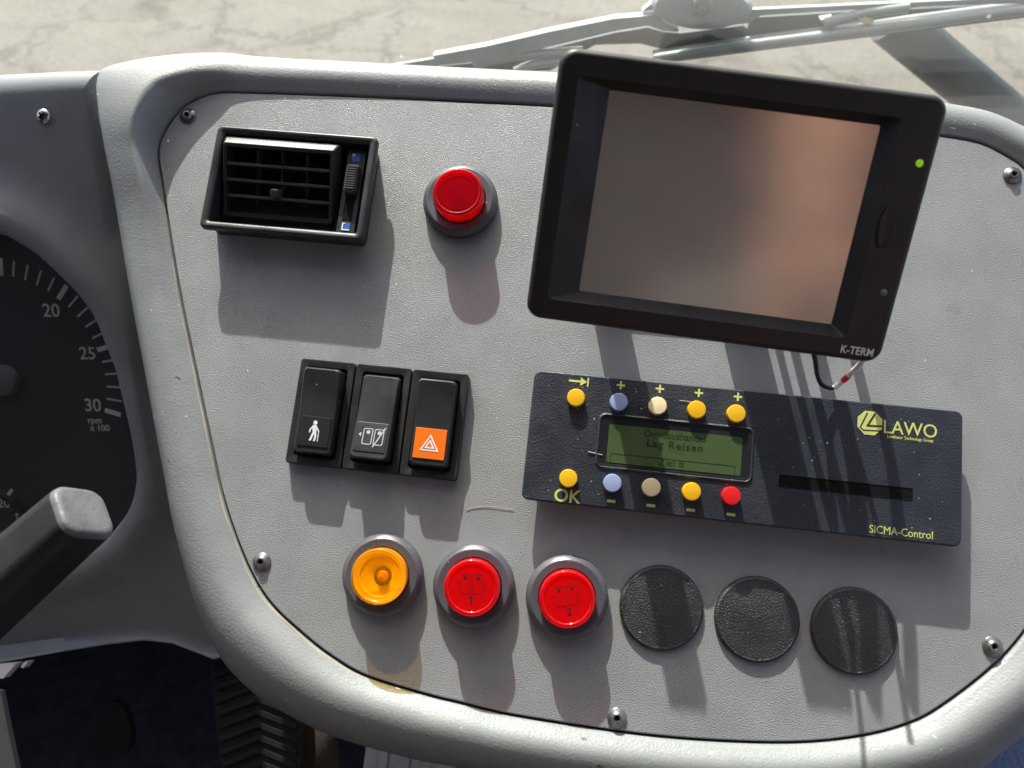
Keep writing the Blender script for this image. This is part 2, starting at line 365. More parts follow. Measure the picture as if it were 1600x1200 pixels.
# ---------------------------------------------------------------- surround: swept moulding round the plate
# key stations on INNER: (index, outer pixel or None, outer height, crest height, crest position, wall steepness)
ST = [ # idx, outer (px,py) at height ho | normal offset in mm, ho, crest, tc
 (0, 24, -12, 3.4, .36), (2, 23, -14, 2.6, .38), (4, 23, -14, 2.1, .38), (7, 22, -14, 2.1, .38), (9, 22, -14, 2.4, .36), (11, 24, -14, 4.0, .36), (14, 30, -14, 6, .4),
 (16, 34, -14, 6, .4), (17, 34, -16, 6, .38), (18, (1597, 1117), -30, 6, .27), (19, (1535, 1165), -32, 6, .27), (21, (1470, 1204), -34, 6, .27), (23, (1300, 1252), -34, 6, .27), (25, (1000, 1240), -34, 6, .27),
 (26, (800, 1204), -34, 6, .27), (28, (644, 1174), -33, 6, .28), (29, (540, 1145), -31, 6, .28), (30, (456, 1109), -28, 6, .3), (31, (405, 1078), -25, 6, .31), (32, (362, 1036), -22, 6, .33), (33, (325, 967), -16, 6, .42),
 (34, (300, 895), -15, 6, .42), (35, (281, 818), -14, 6, .42), (36, (267, 754), -13, 6, .42), (37, (243, 625), -12, 6, .42), (38, (221, 510), -11, 6, .42), (39, (207, 442), -10, 6, .4), (40, (189, 348), -3, 8, .30),
 (41, (179, 297), 3, 11, .26), (42, (168, 240), 7, 14, .24), (43, (159, 190), 10, 15.5, .25), (44, (153, 150), 10, 15.5, .26), (45, (151, 119), 7, 14, .28), (46, (172, 101), 0, 11, .32), (47, 27, -10, 6.5, .36)]
nk = len(INNER); per = 6
def lerp_station(u):                               # u in key units
    for (a_, b2) in zip(ST, ST[1:]+[(nk,)+ST[0][1:]]):
        if a_[0] <= u <= b2[0]: break
    f = (u-a_[0])/(b2[0]-a_[0]); f = f*f*(3-2*f)*.5+f*.5
    def outer(s):
        k = s[0] % nk
        if isinstance(s[1], tuple): q = P(*s[1], s[2]); return Vector((q.x, q.y, 0))
        tt = (inner[(k*per+1) % len(inner)]-inner[k*per-1]).normalized()
        return inner[k*per]+Vector((-tt.y, tt.x, 0))*s[1]
    i0 = inner[(a_[0] % nk)*per]; i1 = inner[(b2[0] % nk)*per]
    d0 = outer(a_)-i0; d1 = outer(b2)-i1
    return d0.lerp(d1, f), a_[2]+(b2[2]-a_[2])*f, a_[3]+(b2[3]-a_[3])*f, a_[4]+(b2[4]-a_[4])*f
prof_n = 26; rows = [[] for _ in range(prof_n+6)]
data = [lerp_station(i/per) for i in range(len(inner))]
N_ = len(inner)
def smooth_list(vals, k=5):
    return [sum((vals[(i+j) % N_] for j in range(-k, k+1)), vals[0]*0)/(2*k+1) for i in range(N_)]
D = smooth_list([d[0] for d in data]); HO = smooth_list([d[1] for d in data]); HC = smooth_list([d[2] for d in data]); TC = smooth_list([d[3] for d in data])
for i, p in enumerate(inner):
    d, ho, hc, tc = D[i], HO[i], HC[i], TC[i]; dn = d.normalized()
    q = p+dn*.25
    rows[0].append((q.x, q.y, -6)); rows[1].append((q.x, q.y, -.2))
    for k in range(prof_n):
        s = k/(prof_n-1)
        if s < tc: f = s/tc; h = .3+(hc-.3)*math.sin(f*math.pi/2)**1.15
        else: f = (s-tc)/(1-tc); h = ho+(hc-ho)*(math.sqrt(max(0, 1-f**2)))
        q = p+dn*.4+d*s
        rows[2+k].append((q.x, q.y, h))
    q = p+d+dn*.4
    rows[2+prof_n].append((q.x, q.y, ho-6)); rows[3+prof_n].append((q.x-dn.x*2, q.y-dn.y*2, ho-30)); rows[4+prof_n].append((q.x-dn.x*8, q.y-dn.y*8, ho-60))
rows = [r for r in rows if r]
t = thing('dashboard', 'scuffed grey dashboard with a rounded moulding framing a flat grained panel', 'dashboard')
obj('control_panel', loft([atz(a, -2.5), atz(a, -.45), atz(b_, 0)], False, True), M['panel'], t)
obj('moulding', loft(rows), M['frame'], t, smooth=60, wn=False)
obj('gap_strip', loft([atz(shrink(inner, -1.5), -3), atz(shrink(inner, 4), -3)]), M['gap'], t)  # black strip lying under the gap round the panel
gr = [i for i in range(N_) if inner[i].x < -40 and inner[i].y < 95]
row0, row1 = [], []
for i in gr:
    dn = D[i].normalized(); wob = .45+.55*noise.noise(Vector((inner[i].x*.09, inner[i].y*.09, 0)))
    row0.append((inner[i].x+dn.x*.3, inner[i].y+dn.y*.3, .12)); q = inner[i]+dn*(.45+max(.05, wob)); row1.append((q.x, q.y, .62+.25*wob))
obj('grime_line', loft([row0, row1], closed=False), mat('tan dirt', (.40, .33, .24), .9, .1, var=.25), t, smooth=0)
# dash top running forward to the windscreen
dk = []
yd = .375
edge = [i for i in range(N_) if inner[i].y > 118]
pts = sorted([(inner[i].x+D[i].x, inner[i].y+D[i].y, HO[i]) for i in edge], key=lambda q: q[0])
pts = pts[::4]
L0 = [PANEL @ (Vector((x, y-2, z-1))*MM) for x, y, z in pts]
L0 = [Vector((-.60, L0[0].y, L0[0].z))]+[q for q in L0 if q.x > -.19]+[Vector((.40, L0[-1].y, L0[-1].z))]
bm = loft([L0, [Vector((q.x, .25, 1.40)) for q in L0], [Vector((q.x, yd, 1.34)) for q in L0], [Vector((q.x, yd, 1.1)) for q in L0]], closed=False)
o = obj('dash_top', bm, M['frame'], None, scale=1); o.parent = t; o.matrix_world = Matrix.Identity(4)
o.matrix_parent_inverse = t.matrix_world.inverted()

# ---------------------------------------------------------------- instrument binnacle on the left
TB = rad(22)
BIN = PANEL @ Matrix.Translation(Vector((0, 160, -1))*MM) @ Matrix.Rotation(TB, 4, 'X')   # steeper face, hinged near its top edge
BINi = (PANEL.inverted() @ BIN)
def Q(px, py, off=0):                               # pixel -> binnacle face coordinates (mm)
    inv = Matrix.Rotation(-TB, 3, 'X'); o = inv @ (CAM_C-Vector((0, 160, -1))); d = inv @ (CAM_R @ Vector(((px-800)/FPX, -(py-600)/FPX, -1.0)))
    return o+d*((off-o.z)/d.z)
outer_px = [(-140, 119), (-60, 112), (0, 109), (75, 105), (144, 103), (150, 140), (158, 190), (166, 240), (177, 297), (187, 350), (205, 445), (219, 512), (241, 627), (264, 756), (279, 820), (298, 897), (323, 969), (352, 1030),
            (330, 1035), (300, 1023), (267, 1010), (221, 1005), (160, 1012), (100, 1022), (0, 1040), (-140, 1062)]
outer_q = [Q(*p) for p in outer_px]
hole_px = [(0, 363), (33, 376), (67, 398), (100, 428), (133, 462), (157, 497), (173, 537), (187, 573), (198, 617), (211, 673), (219, 723), (220, 748), (213, 782), (196, 812), (160, 850), (90, 885), (0, 905)]
hole_q = [Q(*p) for p in hole_px]
HC0 = Vector((-312, -178, 0))                       # inside the opening
top = hole_q[0]; bot = hole_q[-1]
hole_full = hole_q+[Vector((2*-318-p.x, p.y, 0)) for p in reversed(hole_q)]
hole_s = spline([(p.x, p.y, 0) for p in hole_full], 5, True)
outer_full = [Vector((-430, outer_q[0].y, 0))]+outer_q+[Vector((-430, outer_q[-1].y, 0))]
def ray_poly(o, d, poly):
    best = None
    for a_, b2 in zip(poly, poly[1:]+poly[:1]):
        e = b2-a_; den = d.x*e.y-d.y*e.x
        if abs(den) < 1e-9: continue
        w = a_-o; s = (w.x*e.y-w.y*e.x)/den; u = (w.x*d.y-w.y*d.x)/den
        if s > 0 and -1e-6 <= u <= 1+1e-6 and (best is None or s > best): best = s
    return o+d*best
hc2 = Vector((-318, sum(p.y for p in hole_q)/len(hole_q), 0))
NA = 220; ring_h, ring_o = [], []
of2 = [Vector((p.x, p.y, 0)) for p in outer_full]
angs = sorted([2*math.pi*i/NA for i in range(NA)]+[math.atan2(p.y-hc2.y, p.x-hc2.x) % (2*math.pi) for p in of2])
for a_ in angs:
    d = Vector((math.cos(a_), math.sin(a_), 0))
    ring_h.append(ray_poly(hc2, d, hole_s)); ring_o.append(ray_poly(hc2, d, of2))
def bin_h(q, dist):                                  # raised hood around the opening, belly rolling under at the bottom
    h = 7*math.exp(-((dist-9)/13)**2)*(1 if dist > 0 else 1)
    yb = -318
    if q.y < -285: h -= ((-285-q.y)/10)**2*.2
    return h
rows = []
NR = 26
lip = [(-1.2, -16), (-.9, -10), (-.4, 2), (.4, 4.0)]
def base(i): return bin_h(ring_h[i], 0)
for off, z in [(-2.2, -18), (-1.6, -8), (-.8, 1.2)]:
    rows.append([ring_h[i]+(ring_o[i]-ring_h[i]).normalized()*off+Vector((0, 0, z+(base(i)-4 if z > 0 else 0))) for i in range(len(angs))])
EDGE = [1, .85, .7, .56, .43, .31, .2, .11, .05, .015, 0]
for k in range(NR):
    row = []
    for i in range(len(angs)):
        u = (ring_o[i]-hc2).normalized(); rt = 14 if u.y > .75 else (14-11.5*min(1, (.75-u.y)/.12) if u.y > .63 else 2.5)
        span = (ring_o[i]-ring_h[i]).length
        if k < NR-len(EDGE): dist = (span-rt)*(k/(NR-len(EDGE)))**1.25
        else: dist = span-rt*EDGE[k-(NR-len(EDGE))]
        q = ring_h[i]+(ring_o[i]-ring_h[i]).normalized()*dist; dout = span-dist
        h = bin_h(q, dist)*min(1, dout/6+.15)
        if dout < rt: h -= (rt-math.sqrt(max(0, rt*rt-(rt-dout)**2)))
        row.append(Vector((q.x, q.y, h)))
    rows.append(row)
for off, z in [(.2, -3), (.2, -8), (.2, -150)]:
    row = []
    for i in range(len(angs)):
        u = (ring_o[i]-hc2).normalized(); k = 1.6 if u.y > .75 else .25
        b0 = rows[NR+2][i]
        row.append(Vector((ring_o[i].x+u.x*off*k, ring_o[i].y+u.y*off*k, b0.z+z)))
    rows.append(row)
t = thing('instrument_binnacle', 'dark grey instrument housing left of the control panel with a round rev counter behind glass', 'instrument panel', frame=BIN)
obj('housing', loft(rows), M['binnacle'], t, smooth=55, wn=False)
DZ = -15
dl = obj('dial_face', prism([(p.x, p.y) for p in hole_s], DZ-1, DZ), M['dial'], t, smooth=0)
def Qd(px, py): return Q(px, py, DZ)
dc = Qd(11, 594); r20 = Qd(97, 458)-dc; r30 = Qd(178, 645)-dc
R0 = (r20.length+r30.length)/2
a20 = math.atan2(r20.y, r20.x); a30 = math.atan2(r30.y, r30.x); st = (a20-a30)/10
for k in range(-26, 11):
    ang = a20-st*k; mj = k % 5 == 0
    wd, ln = (1.4, 5.0) if mj else (.55, 4.6)
    u = Vector((math.cos(ang), math.sin(ang), 0)); n_ = Vector((-u.y, u.x, 0)); c_ = Vector((dc.x, dc.y, 0))
    qs = [c_+u*(R0-ln)+n_*wd, c_+u*(R0-ln)-n_*wd, c_+u*(R0+ln)-n_*wd, c_+u*(R0+ln)+n_*wd]
    obj('scale_mark', prism([(q.x, q.y) for q in qs], DZ+.05, DZ+.2), M['dialwhite'], t, smooth=0)
for s, px, py, sz in (('20', 80, 486, 11), ('25', 137, 553, 10.5), ('30', 145, 634, 11), ('rpm', 148, 657, 5.5), ('x 100', 156, 669, 5.5), ('20', 6, 787, 8), ('t', 27, 806, 9)):
    q = Qd(px, py); text(s, sz, M['dialwhite'], t, q.x, q.y, DZ+.1, 'dial_lettering', rot=rad(5), bold=.08)
q = Qd(16, 769); obj('scale_mark', prism([(q.x+x*math.cos(.9)-y*math.sin(.9), q.y+x*math.sin(.9)+y*math.cos(.9)) for x, y in ((-2.5, -1), (2.5, -1), (2.5, 1), (-2.5, 1))], DZ+.05, DZ+.2), M['dialwhite'], t, smooth=0)
DG = bpy.data.materials.new('clear dial glass'); DG.use_nodes = True; nt_ = DG.node_tree; nt_.nodes.clear()
_o = nt_.nodes.new('ShaderNodeOutputMaterial'); _m = nt_.nodes.new('ShaderNodeMixShader'); _t = nt_.nodes.new('ShaderNodeBsdfTransparent'); _g = nt_.nodes.new('ShaderNodeBsdfGlossy'); _f = nt_.nodes.new('ShaderNodeFresnel')
_g.inputs['Roughness'].default_value = .06; _f.inputs[0].default_value = 1.4
for a_, b_ in ((front_only(nt_, _f.outputs[0]), _m.inputs[0]), (_t.outputs[0], _m.inputs[1]), (_g.outputs[0], _m.inputs[2]), (_m.outputs[0], _o.inputs[0])): nt_.links.new(a_, b_)
obj('dial_glass', prism([(p.x, p.y) for p in hole_s], -5.4, -5.2), DG, t, smooth=0)
hub = obj('needle_hub', lathe([(9.5, 0), (9.2, 3), (8, 4.5), (4, 5.3), (.01, 5.5)], 40, False), M['stalkend'], t, loc=(dc.x-.5, dc.y, DZ))
q = Qd(-20, 850)
obj('lower_dial_ring', lathe([(56, 0), (55, 2.4), (53, 2.6), (52, .3)], 80, False), M['black'], t, loc=(q.x-14, q.y-12, DZ))

# screw on the binnacle
def screw(parent_frame, x, y, z):
    s = thing('cross_screw', 'shiny silver cross-head screw on the dark instrument housing, upper left corner', 'screw', x, y, z, frame=parent_frame)
    obj('head', lathe([(4.1, -.5), (4.1, .4), (3.8, 1.0), (3.0, 1.7), (1.8, 2.15), (.01, 2.3)], 40, False), M['silver'], s)
    bm = bmesh.new()
    for w_, h_ in ((4.2, 1.0), (1.0, 4.2)): rrl([(w_, h_, .3, 1.2), (w_, h_, .3, 2.42)], bm=bm)
    o = obj('cross_recess', bm, M['hole'], s, smooth=0); o.rotation_euler.z = rad(32); return s
q = Q(69, 182); screw(BIN, q.x, q.y, 0)

# ---------------------------------------------------------------- steering column lever
ST_M = Matrix.Identity(4)
tip = P(134, 797, 85)
ax = Vector((.70, .66, .22)).normalized(); sd = Vector((-.62, .74, -.25)); sd = (sd-ax*sd.dot(ax)).normalized(); nn = ax.cross(sd)
rot = Matrix((( sd.x, nn.x, ax.x), (sd.y, nn.y, ax.y), (sd.z, nn.z, ax.z))).to_4x4()
t = thing('steering_column_lever', 'worn dark square-ended steering column lever in front of the rev counter', 'lever', tip.x, tip.y, tip.z, rot=rot)
seq = [(27, 27, 7, -140), (25, 25, 7, -70), (21.6, 21.6, 6.5, -4.5), (21.0, 21.0, 6.2, -2.2)]
obj('shaft', rrl(seq, True, False), M['stalk'], t, smooth=50)
obj('end_cap', rrl([(21.2, 21.2, 6.3, -2.4), (20.4, 20.4, 6, -.9), (18.6, 18.6, 5.2, -.1), (16, 16, 4.5, .15), (8, 8, 3, .1)]), M['stalkend'], t, smooth=50)

# ---------------------------------------------------------------- air vent
t = thing('air_vent', 'black rectangular air vent with slats and a thumb slider on the grey panel', 'air vent', -115.6, 84.3, 0)
obj('bezel', rrl([(75.5, 48.5, 2.5, -1), (76, 49, 2.5, 9.6), (79, 52, 2.8, 10), (80, 53, 3, 11), (79.6, 52.6, 2.9, 12.8), (78.4, 51.4, 2.4, 13.7), (77, 50, 2, 14), (74, 47, 1.4, 13.7), (72.4, 45.4, 1.2, 13.0), (71.8, 44.8, 1.2, 12), (71.6, 44.6, 1.2, 2), (71.6, 44.6, 1.2, 1.2)], False, False), M['black'], t)
obj('duct_floor', rrl([(74, 47, 1.2, 1.0), (74, 47, 1.2, 1.4)], True, True), M['blackmatt'], t)
GR = Matrix.Rotation(rad(24), 4, 'X')
g = obj('grille', rrl([(57, 40, 1.2, -9), (57, 40, 1.2, -4.4), (56, 39, 1.2, -3.4), (54.4, 34.6, 1, -.1), (53.6, 33.6, .8, .2), (51, 30.6, .5, .1), (50.6, 30.4, .5, -9)], False, False), M['black'], t, loc=(-6.6, .2, 10.4))
g.rotation_euler.x = rad(22)
for y in (7.6, 0.1, -7.4):
    s = obj('slat', rrl([(50.7, 1.5, .3, -4.5), (50.7, 1.5, .3, -.4), (50.4, 1.1, .2, -.1)], False, True), M['slat'], g, loc=(0, y, 0)); s.rotation_euler.x = rad(-6)
for x in (-12.3, 0, 12.3):
    obj('vane', rrl([(1.2, 30.4, .3, -8.8), (1.2, 30.4, .3, -5.6), (.9, 30, .3, -5.2)], False, True), M['slat'], g, loc=(x, 0, 0))
kn = obj('knob', rrl([(3.6, 4.6, 1, -2), (3.6, 4.6, 1.2, 3.6), (3.0, 4, 1.2, 4.6), (1.8, 2.6, .8, 4.9)], False, True), M['slat'], g, loc=(-.3, -5.2, 0))
sl = obj('slider_track', rrl([(9, 44, 1, 1), (9, 44, 1, 8.2), (8.6, 43.6, .8, 8.6)], False, True), M['black'], t, loc=(29.2, -.6, 0))
obj('slot', rrl([(4.6, 12.5, .4, 8), (4.6, 12.5, .4, 8.75)], False, True), M['hole'], sl, loc=(0, -8.2, 0))
th = bmesh.new()
rrl([(6.4, 14.5, 1.2, 7), (6.2, 14.2, 1.2, 11.6), (5.4, 13.2, 1, 12.4)], False, True, bm=th)
for k in range(10): rrl([(4.6, .62, .15, 12.0), (4.4, .5, .15, 13.1)], False, True, bm=th)if False else box(-2.3, 2.3, -5.6+k*1.22, -5.0+k*1.22, 12.0, 13.1, th)
obj('thumb_slider', th, M['slat'], sl, loc=(0, 5.6, 0), smooth=30)
for y in (17.0, -18.2):
    mk = obj('airflow_mark', rrl([(3.9, 3.9, .3, 8.5), (3.9, 3.9, .3, 8.8)], True, True), M['bluemark'], t, loc=(29.2, y, 0), smooth=0)
    bm = bmesh.new(); prism([(-1.9, 1.8), (-1.9, .2), (-.3, 1.8)], 8.85, 8.95, bm)
    if y < 0: prism([(-1.9, -1.9), (-1.9, 1.9), (-1.3, 1.9), (-1.3, -1.3), (1.9, -1.3), (1.9, -1.9)], 8.97, 9.02, bm)
    obj('white_corner', bm, M['white'], mk, smooth=0)

# ---------------------------------------------------------------- rocker switches
SWL = ['black rocker switch with a white walking person symbol, left of the three', 'black rocker switch with white crossed-out door symbols, pressed at its top',
       'black rocker switch with an orange hazard triangle label']
def stick_figure(bm, z0, z1):                         # walking person with a cane
    s = .93
    prism(circ(1.0*s, 20, .1, 4.4*s), z0, z1, bm)
    for poly in ([(-.9, 3.3), (.9, 3.3), (1.2, 2.6), (1.1, -.2), (-.6, -.2), (-.9, 1.0)],
                 [(-.6, .0), (.5, 0), (-.9, -4.4), (-1.9, -4.6), (-1.9, -4.2)],
                 [(.1, 0), (1.1, 0), (1.5, -2.3), (1.1, -4.6), (.1, -4.6), (.5, -2.3)],
                 [(-.7, 3.2), (-2.4, .9), (-2.5, -.6), (-1.8, -.6), (-1.7, .7), (-.3, 2.2)],
                 [(.8, 3.0), (2.6, .5), (2.1, .1), (.7, 1.8)],
                 [(2.1, .5), (2.5, .5), (2.5, -4.6), (2.1, -4.6)]):
        prism([(x*s, y*s) for x, y in poly], z0, z1, bm)
def door_outline(bm, cx, cy, w, h, z0, z1, lw=.38, r=.8):
    loft([[(x, y, z) for x, y in rr(ww, hh, rad_, 4, cx, cy)] for ww, hh, rad_, z in ((w, h, r, z0), (w, h, r, z1), (w-2*lw, h-2*lw, r*.6, z1), (w-2*lw, h-2*lw, r*.6, z0))], bm=bm)
for i, cx in enumerate((-86.0, -59.4, -32.8)):
    hi, lo = ((12.6, 9.2), (7.4, 12.8), (12.4, 9.4))[i]
    def f(y, hi=hi, lo=lo):                            # top profile of the rocker along its length: two faces meeting just above the middle
        mid = (hi+lo)/2-1.1
        return mid+(hi-mid)*(y/19.5) if y > 0 else mid+(lo-mid)*(-y/19.5)
    t = thing('rocker_switch', SWL[i], 'switch', cx, -22.7, 0, group='rocker switches in a row')
    obj('bezel', rrl([(26.2, 49.2, 1.6, -1), (26.2, 49.2, 1.6, 4.1), (25.6, 48.6, 1.4, 4.9), (24.6, 47.6, 1.2, 5.1), (19.6, 42.2, 1.6, 4.6), (19.0, 41.6, 1.6, 1)], False, True), M['black'], t)
    bm = rrl([(17.6, 39, 1.6, 0), (17.6, 39, 1.8, .80), (17.0, 38.4, 1.8, .93), (15.8, 37.2, 1.8, 1.0)], False, True, n=8)
    bmesh.ops.bisect_plane(bm, geom=bm.verts[:]+bm.edges[:]+bm.faces[:], plane_co=(0, 0, 0), plane_no=(0, 1, 0))
    for v in bm.verts:
        if v.co.z > 0: v.co.z = f(v.co.y)-(1-v.co.z)*9.0
    bmesh.ops.triangulate(bm, faces=[fc for fc in bm.faces if len(fc.verts) > 4])
    rk = obj('rocker', bm, M['black'], t, smooth=35)
    ly = -9.6; ang = math.atan2(f(-1)-f(-18), 17)
    lm = (M['blackmatt'], M['black'], M['orange'])[i]
    lb = obj('symbol_label', rrl([(14.2, 13.6, .4, -.3), (14.2, 13.6, .4, .25), (13.9, 13.3, .3, .35)], True, True), lm, rk, loc=(0, ly, f(ly)+.05)); lb.rotation_euler.x = ang
    bm = bmesh.new()
    if i == 0: stick_figure(bm, .37, .46); im = M['white']
    elif i == 1:
        im = M['icongrey']
        for dx in (-1.6, 3.5): door_outline(bm, dx, .2, 4.4, 7.6, .37, .46); prism(circ(.9, 16, dx+.1, 2.2), .37, .46, bm)
        prism([(-5.8, .9), (-4.6, 1.9), (-4.6, -.1)], .37, .46, bm); prism([(1.2, -4.6), (1.8, -4.6), (6.3, 4.8), (5.7, 4.8)], .47, .52, bm)
    else:
        im = M['white']
        for R_ in (5.0, 2.7):
            ro = [(R_*math.cos(rad(a_)), R_*math.sin(rad(a_))-.8) for a_ in (90, 210, 330)]; k = 1-1.15/R_ if R_ > 4 else .55
            ri = [(x*k, (y+.8)*k-.8) for x, y in ro]
            loft([[(x, y, z) for x, y in L] for L, z in ((ro, .37), (ro, .46), (ri, .46), (ri, .37))], bm=bm)
    o = obj('symbol', bm, im, rk, smooth=0, loc=(0, ly, f(ly)+.05)); o.rotation_euler.x = ang

# ---------------------------------------------------------------- indicator lamps
def lamp(label, x, y, colour, icon=None, spin=0):
    t = thing('indicator_lamp', label, 'indicator lamp', x, y, 0, group='round indicator lamps on the panel')
    obj('ring', lathe([(18.0, -.5), (18.0, 3.4), (17.6, 4.3), (16.0, 5.7), (15.4, 5.9), (12.6, 5.5), (12.4, 3)], 72, False), M['lampring'], t)
    lm = {'red': M['lens_red'], 'redclear': M['lens_redclear'], 'amber': M['lens_amber']}[colour]
    top = 14.0 if colour == 'redclear' else 12.5
    le = obj('lens', lathe([(12.2, 4.0), (12.1, top-1.5), (12.02, top-1.05), (11.85, top-.68), (11.55, top-.35), (11.15, top-.12), (10.75, top-.02), (10.35, top-.12), (10.1, top-.4), (9.9, top-.7)]+([(8.8, top-.8), (8.6, top-.5), (8.2, top-.5), (8.0, top-.85)] if colour != 'red' else [])+[(5, top-.8), (.01, top-.8)], 64, False), lm, t, smooth=50, wn=False)
    back = {'red': (.75, .01, .015), 'redclear': (.35, .01, .02), 'amber': (.95, .55, .06)}[colour]
    rm = mat('lamp reflector '+colour, back, .4, .5)
    if colour == 'amber':
        obj('reflector', lathe([(12.0, 4.1), (11.8, 8.6), (9, 8.2), (8.6, 7.7), (6, 7.3), (4.4, 6.4), (.01, 6.2)], 48, False), rm, t)
        obj('bulb_socket', lathe([(4.4, 4.5), (4.2, 6.6), (3.4, 7.0), (2.8, 6.6)], 32, True), M['brown'], t, loc=(1.2, 0, 0))
        obj('bulb', lathe([(2.4, 6), (2.6, 8.2), (1.9, 9.6), (.01, 10.3)], 32, False), mat('amber bulb glass', (.95, .30, .02), .1, .6, coat=1), t, loc=(1.2, 0, 0))
    else:
        obj('reflector', lathe([(12.0, 4.1), (11.8, 6.5 if colour == 'redclear' else 9.4), (5.0, 5.5 if colour == 'redclear' else 9.3), (.01, 5.4 if colour == 'redclear' else 9.3)], 48, False), rm, t)
        if colour == 'redclear':
            obj('bulb', lathe([(3.4, 5.2), (3.4, 8), (2.6, 9.4), (.01, 10)], 32, False), mat('dark red bulb', (.12, .02, .02), .2, .5), t, loc=(.5, -4, 0))
    if icon:
        bm = bmesh.new(); z0, z1 = top-.78, top-.66
        for s, dx in ((-1, -2.6), (1, 2.6)):
            door_outline(bm, dx, 1.6, 4.3, 8.2, z0, z1, .22, .7); prism(circ(.85, 18, dx+.2*s, 4.0), z0, z1, bm)
            prism([(s*6.4, 1.9), (s*5.4, 2.6), (s*5.4, 1.2)], z0, z1, bm)
        o = obj('door_symbol', bm, M['iconred'], t, smooth=0); o.rotation_euler.z = spin
        c_, s_ = math.cos(spin), math.sin(spin)
        if icon == '1':
            o = obj('number', prism([(-.15, -7.3), (.65, -7.3), (.65, -3.3), (.1, -3.3), (-1.1, -4.1), (-1.1, -4.8), (-.15, -4.3)], top-.78, top-.66), M['iconred'], t, smooth=0); o.rotation_euler.z = spin
        else: text(icon, 4.6, M['iconred'], t, -(-5.4)*s_*1, -5.4*c_, top-.75, 'number', rot=spin, bold=.12)
    return t
lamp('red domed warning lamp alone between the air vent and the screen', -34.4, 86.0, 'redclear')
lamp('amber indicator lamp under the rocker switches', -47.6, -91.8, 'amber')
lamp('red indicator lamp marked with two doors and the number 1', -6.6, -91.8, 'red', '1', rad(4))
lamp('red indicator lamp marked with two tilted doors and the number 2', 34.4, -91.8, 'red', '2', rad(16))

# ---------------------------------------------------------------- blank caps
def cap_bm(): return lathe([(18.1, -.4), (18.1, 1.0), (17.7, 1.7), (16.8, 2.1), (16.2, 1.9), (10, 2.3), (.01, 2.5)], 72, False)
t0 = thing('blanking_cap', 'round black grained blank cap beside the red lamp marked 2', 'blank cap', 75.5, -91.8, 0, group='round black blanking caps')
obj('cap', cap_bm(), M['blackgrain'], t0)
for x, lb in ((116.3, 'round black grained blank cap in the middle of the three caps'), (157.0, 'round black grained blank cap furthest from the red lamps')):
    r = dup(t0, (x, -91.8, 0)); r['label'] = lb

# ---------------------------------------------------------------- rivets
def rivet_bm(): return lathe([(4.2, -.3), (4.2, .5), (3.9, .9), (2.7, 1.3), (2.3, 1.9), (1.9, 2.3), (1.3, 2.35), (1.1, 1.9), (1.0, .8)], 36, False)
rv = None
for x, y, lb in ((-178.9, 120.9, 'grey blind rivet in the shaded corner above the air vent'), (-103.9, -92.6, 'silver blind rivet left of the amber lamp'), (60.4, -139.1, 'silver blind rivet at the bottom edge of the panel below the caps'),
                 (214.0, -91.4, 'silver blind rivet in the lower right corner of the panel'), (222.2, 121.7, 'silver blind rivet right of the screen')):
    if rv is None:
        rv = thing('blind_rivet', lb, 'rivet', x, y, 0, group='rivets holding the panel')
        obj('head', rivet_bm(), M['rivet'], rv); obj('hole', lathe([(1.15, .7), (1.15, .9)], 24), M['hole'], rv)
    else: dup(rv, (x, y, 0))['label'] = lb

# ---------------------------------------------------------------- destination control unit
UX, UY, UH = 103.4, -23.2, 10.0
t = thing('control_unit', 'blue-black control unit with a green display, coloured buttons and a card slot', 'control unit', UX, UY, 0)
def U(px, py, h=UH): q = P(px, py, h); return q.x-UX, q.y-UY
obj('housing', rrl([(176, 50, 2, -.5), (176, 50, 2, 7), (185.6, 57.4, 3, 7.2), (186.2, 58, 3.2, 8.8), (185.6, 57.4, 3, 9.7), (184.6, 56.4, 2.6, 10.0)], False, True), M['plate'], t)
wx0, wy0 = U(936, 690); wx1, wy1 = U(1173, 712); a_ = U(938, 648); b2 = U(1175, 672); c_ = U(1171, 752); d_ = U(935, 727)
wc = ((a_[0]+b2[0]+c_[0]+d_[0])/4, (a_[1]+b2[1]+c_[1]+d_[1])/4); ww = (b2[0]+c_[0]-a_[0]-d_[0])/2; wh = (a_[1]+b2[1]-c_[1]-d_[1])/2
w_ = obj('display_window', rrl([(ww, wh, 2.2, 9.9), (ww, wh, 2.2, 10.3), (ww-.8, wh-.8, 1.9, 10.32), (ww-2.0, wh-2, 1.3, 10.28), (ww-2.6, wh-2.6, 1, 10.12)], False, True), M['housing_in'], t, loc=(wc[0], wc[1], 0))
loft([[(x, y, z) for x, y in rr(w2, h2, r2, 6)] for w2, h2, r2, z in ((ww+2.4, wh+2.4, 3.2, 9.95), (ww+1.6, wh+1.6, 3, 10.6), (ww+.8, wh+.8, 2.6, 10.75), (ww+.1, wh+.1, 2.3, 10.3))], bm=(bm := bmesh.new()))
obj('window_rim', bm, M['plate'], t, loc=(wc[0], wc[1], 0))
a_ = U(951, 663); b2 = U(1160, 683); c_ = U(1157, 744); d_ = U(948, 722)
lc = ((a_[0]+b2[0]+c_[0]+d_[0])/4, (a_[1]+b2[1]+c_[1]+d_[1])/4); lw = (b2[0]+c_[0]-a_[0]-d_[0])/2; lh = (a_[1]+b2[1]-c_[1]-d_[1])/2
dsp = obj('display', rrl([(lw, lh, .8, 10.0), (lw, lh, .8, 10.3)], False, True), M['lcd'], t, loc=(lc[0], lc[1], 0))
